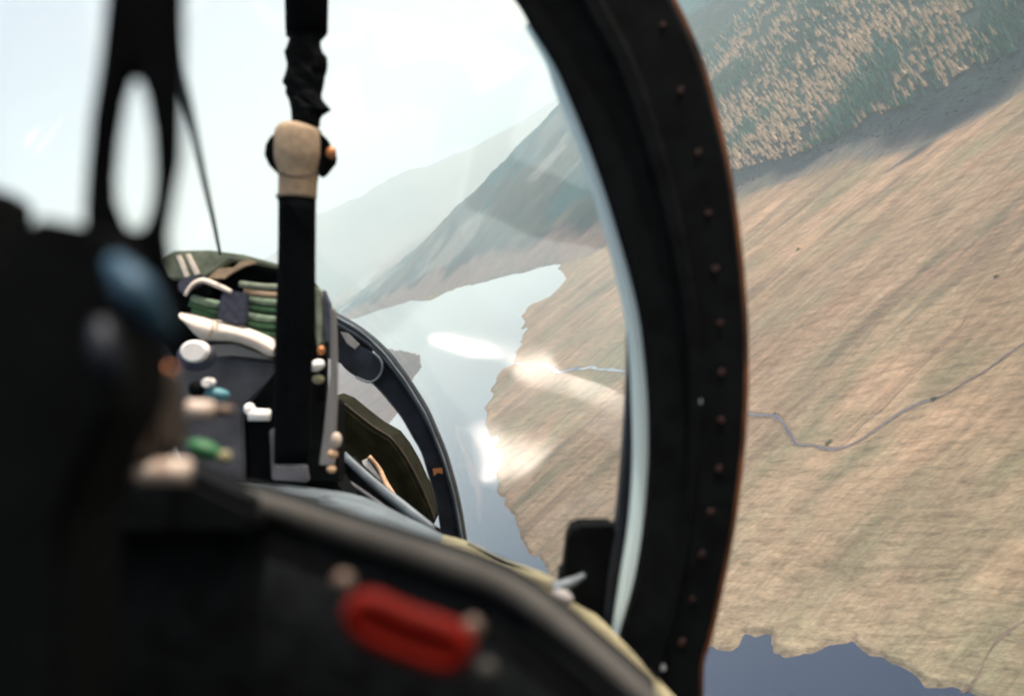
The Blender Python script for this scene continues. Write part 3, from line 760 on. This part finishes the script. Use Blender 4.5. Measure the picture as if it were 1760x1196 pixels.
# port console with unseen reflector plates, added to cast glare patches in the canopy glass
M['polished'] = mat('polished_metal', (0.8, 0.8, 0.78), 0.50, 1.0, var=0.05)
pc = box('port_console', (-.68, 2.84, -.62), (.36, .62, .18), M['coam'], AC)
def plate(name, pts, k_):
    m_ = sum((Vector(p) for p in pts), Vector()) / len(pts); pts = [m_.lerp(Vector(p), k_) for p in pts]
    bm = bmesh.new(); c = [Vector(p) for p in pts]
    f = bm.faces.new([bm.verts.new(p) for p in c]); f.normal_update(); nn = f.normal.copy()
    if nn.z < 0: nn = -nn
    q = bmesh.ops.extrude_face_region(bm, geom=[f])
    bmesh.ops.translate(bm, verts=[g_ for g_ in q['geom'] if isinstance(g_, bmesh.types.BMVert)], vec=-nn * .003)
    return bm_obj(name, bm, M['polished'], pc)
plate('glare_reflector', [(-0.603, 2.713, -0.286), (-0.637, 2.722, -0.262), (-0.666, 2.747, -0.226), (-0.684, 2.737, -0.226), (-0.635, 2.775, -0.217), (-0.606, 2.759, -0.246), (-0.568, 2.728, -0.291)], .55)
plate('glare_reflector', [(-0.653, 2.979, -0.385), (-0.688, 2.989, -0.36), (-0.707, 2.99, -0.349), (-0.679, 2.98, -0.371), (-0.63, 2.938, -0.43), (-0.547, 2.921, -0.484), (-0.473, 2.917, -0.523), (-0.504, 2.934, -0.494), (-0.584, 2.955, -0.438)], .62)
# slanting console edges on the right of the front cockpit
tube('console_rail', [P(590, 782, 2.3), P(640, 828, 2.25), P(690, 868, 2.2), P(745, 912, 2.15)], [.010, .011, .012, .012], M['steel'], AC, n=8, flat=.5)
prism('console_side', [(575, 800), (600, 790), (650, 838), (700, 880), (760, 925), (720, 925), (640, 880), (580, 835)], 2.3, .08, M['black'], AC)
tube('console_pipe', [P(575, 812, 2.1), P(620, 842, 2.05), P(680, 885, 2.0)], .004, M['grey'], AC, n=8)

# ---- starboard cockpit sill running back from the windscreen
sa = [(330, 812, 1.9), (430, 826, 1.8), (520, 838, 1.75), (620, 858, 1.7), (700, 895, 1.65), (760, 925, 1.55), (805, 938, 1.45), (862, 966, 1.35), (950, 1000, 1.22), (1020, 1060, 1.10), (1070, 1110, 1.0), (1180, 1230, .85)]
sb = [(330, 900, 1.1), (420, 900, 1.1), (500, 910, 1.1), (590, 940, 1.05), (670, 970, 1.0), (730, 1000, .95), (780, 1030, .9), (830, 1060, .88), (890, 1090, .84), (950, 1130, .8), (1000, 1170, .78), (1080, 1290, .7)]
strip('side_sill', [P(*q) for q in sa[5:]], [P(*q) for q in sb[5:]], [(0, 0), (1, 0), (1, .03), (0, .03)], M['olive'], AC)
strip('forward_sill', [P(*q) for q in sa[:6]], [P(*q) for q in sb[:6]], [(0, 0), (1, 0), (1, .03), (0, .03)], M['steel'], AC)
tube('sill_edge', [P(805, 936, 1.44), P(862, 964, 1.34), P(905, 981, 1.28), P(955, 1003, 1.21)], .0035, M['black'], AC, n=6)
# ---- rear coaming that fills the bottom of the view
rim = [(180, 835, .60), (330, 845, .60), (450, 868, .60), (600, 918, .59), (750, 966, .57), (870, 1012, .55), (960, 1074, .53), (1040, 1140, .51), (1140, 1230, .49)]
tube('coaming_rim', [P(*q) for q in rim], [.006, .008, .0085, .009, .009, .0085, .008, .007, .007], M['rim'], AC, n=12)
tube('coaming_inner_rim', [P(x, y + 44, d + .002) for x, y, d in rim], [.004] * 9, M['rim'], AC, n=10)
bm = bmesh.new()
top = smooth_pts([P(x, y + 8, d + .004) for x, y, d in [(-250, 835, .60)] + rim], 4)
rows = [[bm.verts.new(v + Vector((0, dy, dz))) for v in top] for dy, dz in ((.16, -.03), (0.05, 0.0), (0, -.004), (-.01, -.06), (.0, -.14), (.03, -.26))]
for a, b in zip(rows, rows[1:]):
    for i in range(len(a) - 1): bm.faces.new((a[i], a[i + 1], b[i + 1], b[i]))
co = bm_obj('rear_coaming', bm, M['coam'], AC, True)
sm_ = co.modifiers.new('thickness', 'SOLIDIFY'); sm_.thickness = .006; sm_.offset = 1

# ---- red handle on the rear coaming
RH = empty('emergency_handle', 'red oval pull handle out of focus on the dark rear coaming', 'handle', at=P(700, 1150, .35))
hp = [(x, y, .34) for x, y in ((610, 1052), (622, 1038), (645, 1036), (700, 1060), (755, 1078), (786, 1092), (794, 1108), (788, 1128), (770, 1138), (740, 1134), (680, 1112), (628, 1088), (612, 1070))]
def ring_tube(name, pts, rad, mt, par):
    q = smooth_pts(pts, 3, True); q = q + [q[0], q[1]]
    bm = bmesh.new(); tube_into(bm, q, [rad] * len(q), 10, 1.0, 1); return bm_obj(name, bm, mt, par, True)
ring_tube('grip', [P(*q) for q in hp], .0043, M['red'], RH)
prism('grip_web', [(610, 1045), (640, 1035), (790, 1090), (790, 1130), (760, 1132), (625, 1082)], .3364, .004, M['red'], RH, bevel=.001)
for x, y in ((590, 1000), (812, 1078), (836, 1152)):
    ball('fastener', P(x, y, .37), .0042, .0035, .0042, M['tan_metal'] if y != 1152 else M['rim'], RH)

# ---- dark seat equipment on the left, close to the eye
LP = empty('canopy_breaker', 'blurred black forked strut close to the eye at the upper left', 'strut', at=P(200, 460, .34))
prism('forked_strut', [(175, -120), (178, 0), (166, 110), (152, 200), (144, 290), (140, 350), (140, 400), (146, 460), (290, 470), (280, 400), (290, 340), (303, 270), (306, 150), (308, -120)], .34, .008, M['black_rubber'], LP,
      holes=[[(222, 118), (206, 170), (196, 230), (189, 300), (190, 340), (205, 380), (225, 405), (245, 385), (257, 350), (261, 300), (258, 230), (247, 165), (234, 130)]], bevel=.002)
SB = empty('rear_instrument_shroud', 'dark blurred equipment mass filling the left side of the view', 'equipment', at=P(0, 1400, .36))
prism('shroud', [(-300, 420), (-60, 362), (0, 350), (30, 338), (52, 336), (62, 360), (66, 470), (84, 480), (124, 480), (136, 420), (160, 400), (270, 420), (288, 470), (305, 540), (296, 600), (290, 690), (252, 760), (235, 800), (215, 860), (200, 1400), (-300, 1400)],
      .36, .05, M['black'], SB, bevel=.003, back=True)
tube('shroud_blue_reflection', [P(195, 450, .30), P(225, 490, .295), P(250, 525, .295), P(285, 575, .30)], [.003, .006, .0055, .003], M['blue_s'], SB, n=10)  # blue tube standing in for a reflection on the shroud
tube('shroud_dim_reflection', [P(175, 555, .30), P(185, 600, .297), P(205, 650, .30)], [.003, .005, .003], M['navy'], SB, n=10)  # navy tube put in for a second, fainter reflection
ball('toggle', P(278, 634, .40), .006, .003, .0022, M['copper'], SB)
prism('side_block', [(205, 610), (290, 605), (318, 650), (325, 700), (330, 770), (300, 800), (210, 800)], .50, .05, M['brown'], SB, bevel=.006, back=True)
prism('lower_block', [(150, 780), (330, 780), (480, 850), (480, 900), (150, 900)], .62, .05, M['black'], SB, bevel=.006, back=True)

# loose-looking fittings on the left console
def fitting(name, label, cat, fn, at):
    e = empty(name, label, cat, at=at); fn(e); return e
def lampf(e):
    tube('lamp_tube', [P(236, 812, .46), P(270, 810, .46), P(325, 811, .46)], [.0055, .006, .006], M['beige'], e, n=12, sub=3)
    tube('lamp_collar', [P(214, 812, .46), P(238, 812, .46)], [.004, .0058], M['tan_metal'], e, n=12, sub=1)
fitting('map_light', 'blurred pale tubular lamp lying above the coaming at lower left', 'lamp', lampf, P(270, 820, .46))
def kn1(e):
    tube('knob', [P(322, 704, .66), P(366, 704, .66)], [.007, .006], M['beige'], e, n=12, sub=1); tube('shaft', [P(366, 704, .67), P(402, 706, .67)], [.004, .0035], M['tan_metal'], e, n=8, sub=1)
fitting('lever', 'short pinkish beige lever above the blurred green knob', 'lever', kn1, P(350, 715, .67))
def kn2(e):
    ball('green_cap', P(352, 772, .70), .013, .008, .0065, M['grn'], e, rot=.35); ball('brass_end', P(302, 756, .68), .006, .006, .0065, M['olive'], e); ball('tail', P(385, 785, .70), .006, .005, .005, M['olive'], e)
fitting('green_selector', 'blurred green selector knob with yellowish end on the left console', 'knob', kn2, P(352, 785, .70))

# ---- front ejection seat, seen from behind
SEAT = empty('ejection_seat', 'front ejection seat head box with green webbing, dark straps and cream padding', 'seat', at=P(440, 850, 1.8))
DS = 1.72
prism('head_box', [(262, 470), (272, 442), (300, 434), (360, 435), (420, 443), (480, 459), (530, 478), (550, 502), (558, 545), (558, 610), (556, 720), (440, 720), (300, 620), (262, 560)], DS + .03, .05, M['black'], SEAT, bevel=.012)
prism('box_cover', [(276, 446), (300, 431), (360, 430), (420, 438), (482, 455), (480, 462), (430, 452), (395, 448), (378, 462), (352, 478), (335, 484), (290, 480)], DS, .03, M['sage'], SEAT, bevel=.004)
for a in ((303, 440, 318, 474), (319, 437, 335, 470)):
    prism('cover_stripe', [(a[0], a[1]), (a[0] + 6, a[1] - 1), (a[2] + 7, a[3]), (a[2], a[3] + 3)], DS - .006, .006, M['cream'], SEAT)
prism('torn_cover', [(356, 478), (375, 462), (402, 460), (412, 450), (432, 448), (440, 453), (420, 458), (398, 470), (385, 478)], DS - .005, .012, M['canvas'], SEAT, rough=.001)
prism('right_cover', [(535, 488), (549, 496), (556, 520), (558, 560), (556, 590), (544, 600), (540, 560)], DS, .03, M['sage'], SEAT, bevel=.004)
prism('right_cover_flap', [(555, 498), (565, 522), (569, 560), (567, 590), (559, 586), (558, 550)], DS - .002, .03, M['slate'], SEAT)
# folded green webbing: separate folds, each a rounded band
for i, (x0, y0, x1, y1, w, mt) in enumerate([(330, 512, 378, 524, 7, 'green_l'), (326, 522, 376, 538, 6, 'green'), (412, 488, 482, 494, 6, 'sage'), (420, 500, 482, 508, 6, 'canvas'), (424, 513, 482, 521, 7, 'green_l'),
                                             (424, 527, 482, 535, 6, 'green'), (424, 541, 482, 550, 7, 'green_l'), (424, 554, 482, 564, 6, 'green'), (424, 566, 482, 577, 5, 'green'), (330, 534, 372, 546, 5, 'green')]):
    tube('webbing_fold', [P(x0, y0, DS), P((x0 + x1) / 2, (y0 + y1) / 2 + 1.5, DS - .006), P(x1, y1, DS)], [w / F * DS * .95] * 3, M[mt], SEAT, n=10, flat=.7)
prism('upper_strap', [(305, 486), (318, 476), (345, 472), (356, 480), (345, 490), (330, 497), (318, 508), (306, 500)], DS - .015, .012, M['slate'], SEAT, bevel=.002)
tube('strap_binding', [P(318, 508, DS - .018), P(330, 490, DS - .018), P(348, 482, DS - .018), P(372, 490, DS - .018), P(398, 502, DS - .018)], [.0028, .0035, .004, .0045, .0035], M['cream'], SEAT, n=8)
prism('strap_loop_shadow', [(330, 505), (345, 492), (358, 488), (364, 506), (345, 509)], DS - .003, .01, M['black'], SEAT)
prism('broad_strap', [(381, 502), (400, 500), (426, 504), (424, 556), (404, 560), (371, 548), (374, 530)], DS - .02, .014, M['slate'], SEAT, bevel=.003)
bm = bmesh.new()
ct = smooth_pts([P(x, y, DS - .01) for x, y in [(310, 537), (340, 541), (372, 550), (405, 558), (440, 568), (466, 580), (474, 594)]], 4)
cb = smooth_pts([P(x, y, DS - .01) for x, y in [(322, 556), (342, 582), (366, 586), (400, 588), (436, 600), (458, 612), (473, 612)]], 4)
rows = []
for t, w in ((0, .01), (.08, -.006), (.3, -.018), (.6, -.02), (.88, -.01), (1, .008)):
    rows.append([bm.verts.new(a.lerp(b, t) + Vector((0, w, 0))) for a, b in zip(ct, cb)])
rows.append([bm.verts.new(v.co + Vector((0, .03, 0))) for v in rows[-1]]); rows.append([bm.verts.new(v.co + Vector((0, .03, 0))) for v in rows[0]])
for a, b in zip(rows, rows[1:] + rows[:1]):
    for i in range(len(a) - 1): bm.faces.new((a[i], a[i + 1], b[i + 1], b[i]))
bm_obj('cream_pad', bm, M['cream'], SEAT, True)
tube('pad_seam', [P(366, 552, DS - .03), P(364, 568, DS - .031), P(352, 586, DS - .026)], .0012, M['tan'], SEAT, n=6)
prism('grey_flap', [(362, 592), (400, 590), (440, 604), (470, 618), (440, 616), (400, 612), (364, 614)], DS - .012, .02, M['lgrey'], SEAT, bevel=.002)
prism('seat_panel', [(318, 600), (470, 620), (478, 650), (462, 660), (430, 690), (418, 712), (420, 830), (330, 830), (300, 760), (300, 640)], DS + .01, .04, M['grey'], SEAT, bevel=.004)
prism('seat_side', [(472, 640), (478, 640), (480, 700), (470, 705), (420, 700), (438, 684), (455, 664)], DS - .004, .03, M['black'], SEAT)
prism('lower_frame', [(420, 700), (580, 690), (580, 830), (430, 830), (424, 760)], DS + .02, .08, M['black'], SEAT, bevel=.004)
prism('lower_bracket', [(462, 738), (478, 736), (478, 800), (524, 800), (528, 830), (466, 826)], DS - .03, .03, M['grey'], SEAT, bevel=.003)
prism('footing', [(340, 790), (440, 740), (560, 800), (600, 860), (560, 880), (330, 850)], DS + .03, .1, M['black'], SEAT)

# fittings round the seat
def dial(e):
    disc('cap', 332, 604, DS - .10, 24, .02, M['white'], e, n=28, squash=.80)
    disc('bezel', 334, 612, DS - .085, 32, .02, M['slate'], e, n=28, squash=.82)
fitting('round_cap', 'round white cap in a dark bezel left of the black pole', 'cap', dial, P(334, 640, DS - .08))
def sk(e):
    disc('button', 354, 658, 1.4, 10, .02, M['white'], e, n=18, squash=.8); ball('teal_base', P(374, 677, 1.42), .018, .012, .009, M['teal'], e, rot=.15); ball('stem', P(338, 668, 1.42), .012, .01, .012, M['black'], e)
fitting('small_knob', 'small white button with teal base below the round white cap', 'knob', sk, P(360, 690, 1.42))
def lsh(e):
    tube('bar', [P(428, 712, 1.65), P(464, 713, 1.65)], [.0105, .0095], M['white'], e, n=12, sub=1); ball('end', P(429, 703, 1.65), .0095, .0095, .0105, M['white'], e)
fitting('white_toggle', 'bright white L-shaped toggle beside the foot of the black pole', 'toggle', lsh, P(445, 725, 1.65))
PO = empty('grey_post', 'thin grey upright post just right of the black pole', 'post', at=P(562, 800, 1.55))
prism('post', [(568, 528), (575, 532), (578, 640), (577, 700), (572, 800), (548, 800), (556, 740), (562, 680), (567, 640)], 1.55, .02, M['lgrey'], PO, bevel=.002)
ball('upper_lamp', P(545, 628, 1.5), .012, .010, .0085, M['white'], PO, rot=-.4)
ball('brass_socket', P(547, 652, 1.51), .009, .009, .007, M['olive'], PO)
ball('copper_clip', P(552, 602, 1.51), .006, .006, .007, M['copper'], PO)
ball('pink_knob', P(578, 756, 1.5), .0085, .008, .012, M['beige'], PO)
ball('knob_neck', P(572, 780, 1.5), .0085, .007, .007, M['tan'], PO)
ball('lower_clip', P(570, 806, 1.5), .0075, .006, .006, M['tan'], PO)

# ---- black pole with canvas sleeve
PL = empty('padded_pole', 'upright black pole with ragged tape and beige canvas sleeve', 'pole', at=P(501, 796, 1.42))
DP = 1.42; k = DP / F
tube('upper_pole', [P(527, y, DP) for y in (-160, 0, 55, 62)], [38 * k, 37 * k, 36 * k, 30 * k], M['black_rubber'], PL, n=20, sub=1)
tube('pole', [P(525, 50, DP), P(526, 120, DP), P(524, 216, DP)], [26 * k, 25 * k, 23 * k], M['black'], PL, n=18, sub=2)
tube('lower_pole', [P(511, 338, DP), P(510, 450, DP), P(508, 560, DP), P(505, 620, DP), P(503, 700, DP), P(501, 796, DP)], [32 * k, 32 * k, 34 * k, 32 * k, 31 * k, 30 * k], M['black_rubber'], PL, n=20, sub=3)
bm = bmesh.new(); r_ = random.Random(5); rings = []
ragr = [(60, 34, 36), (68, 27, 26), (80, 30, 25), (92, 36, 30), (100, 34, 37), (112, 31, 38), (122, 32, 36), (132, 36, 33), (142, 39, 32), (150, 33, 30), (160, 34, 27), (170, 29, 28), (178, 27, 33), (186, 25, 41), (190, 24, 44), (195, 24, 30), (203, 23, 25), (216, 23, 24)]
for y, lft, rgt in ragr:
    c = P(525, y, DP); ring = []
    for q in range(24):
        a = 2 * math.pi * q / 24; s = math.cos(a)
        rr = (rgt if s > 0 else lft) * k * (abs(s) ** 0.7) * (1 if s > 0 else -1)
        ring.append(bm.verts.new(c + Vector((rr, math.sin(a) * 26 * k * r_.uniform(.9, 1.1), r_.uniform(-2, 2) * k))))
    rings.append(ring)
for a, b in zip(rings, rings[1:]):
    for q in range(24): bm.faces.new((a[q], a[(q + 1) % 24], b[(q + 1) % 24], b[q]))
bm_obj('ragged_tape', bm, M['black'], PL, False)
tube('canvas_sleeve', [P(514, 214, DP), P(513, 224, DP), P(513, 250, DP), P(513, 275, DP), P(513, 296, DP), P(512, 318, DP), P(511, 341, DP)], [24 * k, 39 * k, 42 * k, 41 * k, 35 * k, 33 * k, 33 * k], M['canvas'], PL, n=24, sub=3)
tube('sleeve_seam', [P(478, 297, DP - .02), P(495, 302, DP - .031), P(513, 304, DP - .034), P(530, 302, DP - .031), P(548, 296, DP - .02)], .0015, M['brown'], PL, n=6)
prism('left_clamp', [(482, 226), (466, 232), (456, 248), (454, 266), (462, 284), (478, 300), (486, 300)], DP - .01, .03, M['black_rubber'], PL, bevel=.002)
prism('right_clamp', [(546, 226), (560, 236), (566, 254), (574, 262), (572, 276), (556, 296), (546, 302)], DP - .01, .03, M['black_rubber'], PL, bevel=.002)
ball('copper_bolt', P(569, 263, DP - .012), 9 * k, 7 * k, 11 * k, M['copper'], PL)
prism('sleeve_tie', [(473, 334), (484, 334), (484, 348), (478, 346)], DP - .005, .02, M['black'], PL)

# ---- thin cord running from overhead down to the seat
cd_ = tube('cord', [P(300, -60, .42), P(305, 100, .46), P(325, 190, .58), P(352, 315, .92), P(368, 385, 1.3), P(378, 436, 1.70)], [.0028] * 6, M['blue_s'], None, n=10)
set_props(cd_, 'thin blue-grey cord running down from the forked strut to the seat', 'cord')

# ---------------------------------------------------------------- haze
bm = bmesh.new(); bmesh.ops.create_cube(bm, size=1.0)
for v in bm.verts:
    v.co = Vector((v.co.x * 76000, v.co.y * 76000, (v.co.z + 0.5) * 2100 - 60))
me = bpy.data.meshes.new('haze'); bm.to_mesh(me); bm.free()
hz = bpy.data.objects.new('haze', me); COL.objects.link(hz); set_props(hz, kind='stuff')
hm = bpy.data.materials.new('haze'); hm.use_nodes = True; N = hm.node_tree.nodes
N.remove(N['Principled BSDF']); pv = N.new('ShaderNodeVolumePrincipled')
pv.inputs['Color'].default_value = (0.72, 0.91, 0.965, 1); pv.inputs['Density'].default_value = 0.00009; pv.inputs['Anisotropy'].default_value = 0.0
hm.node_tree.links.new(pv.outputs[0], N['Material Output'].inputs['Volume']); me.materials.append(hm)
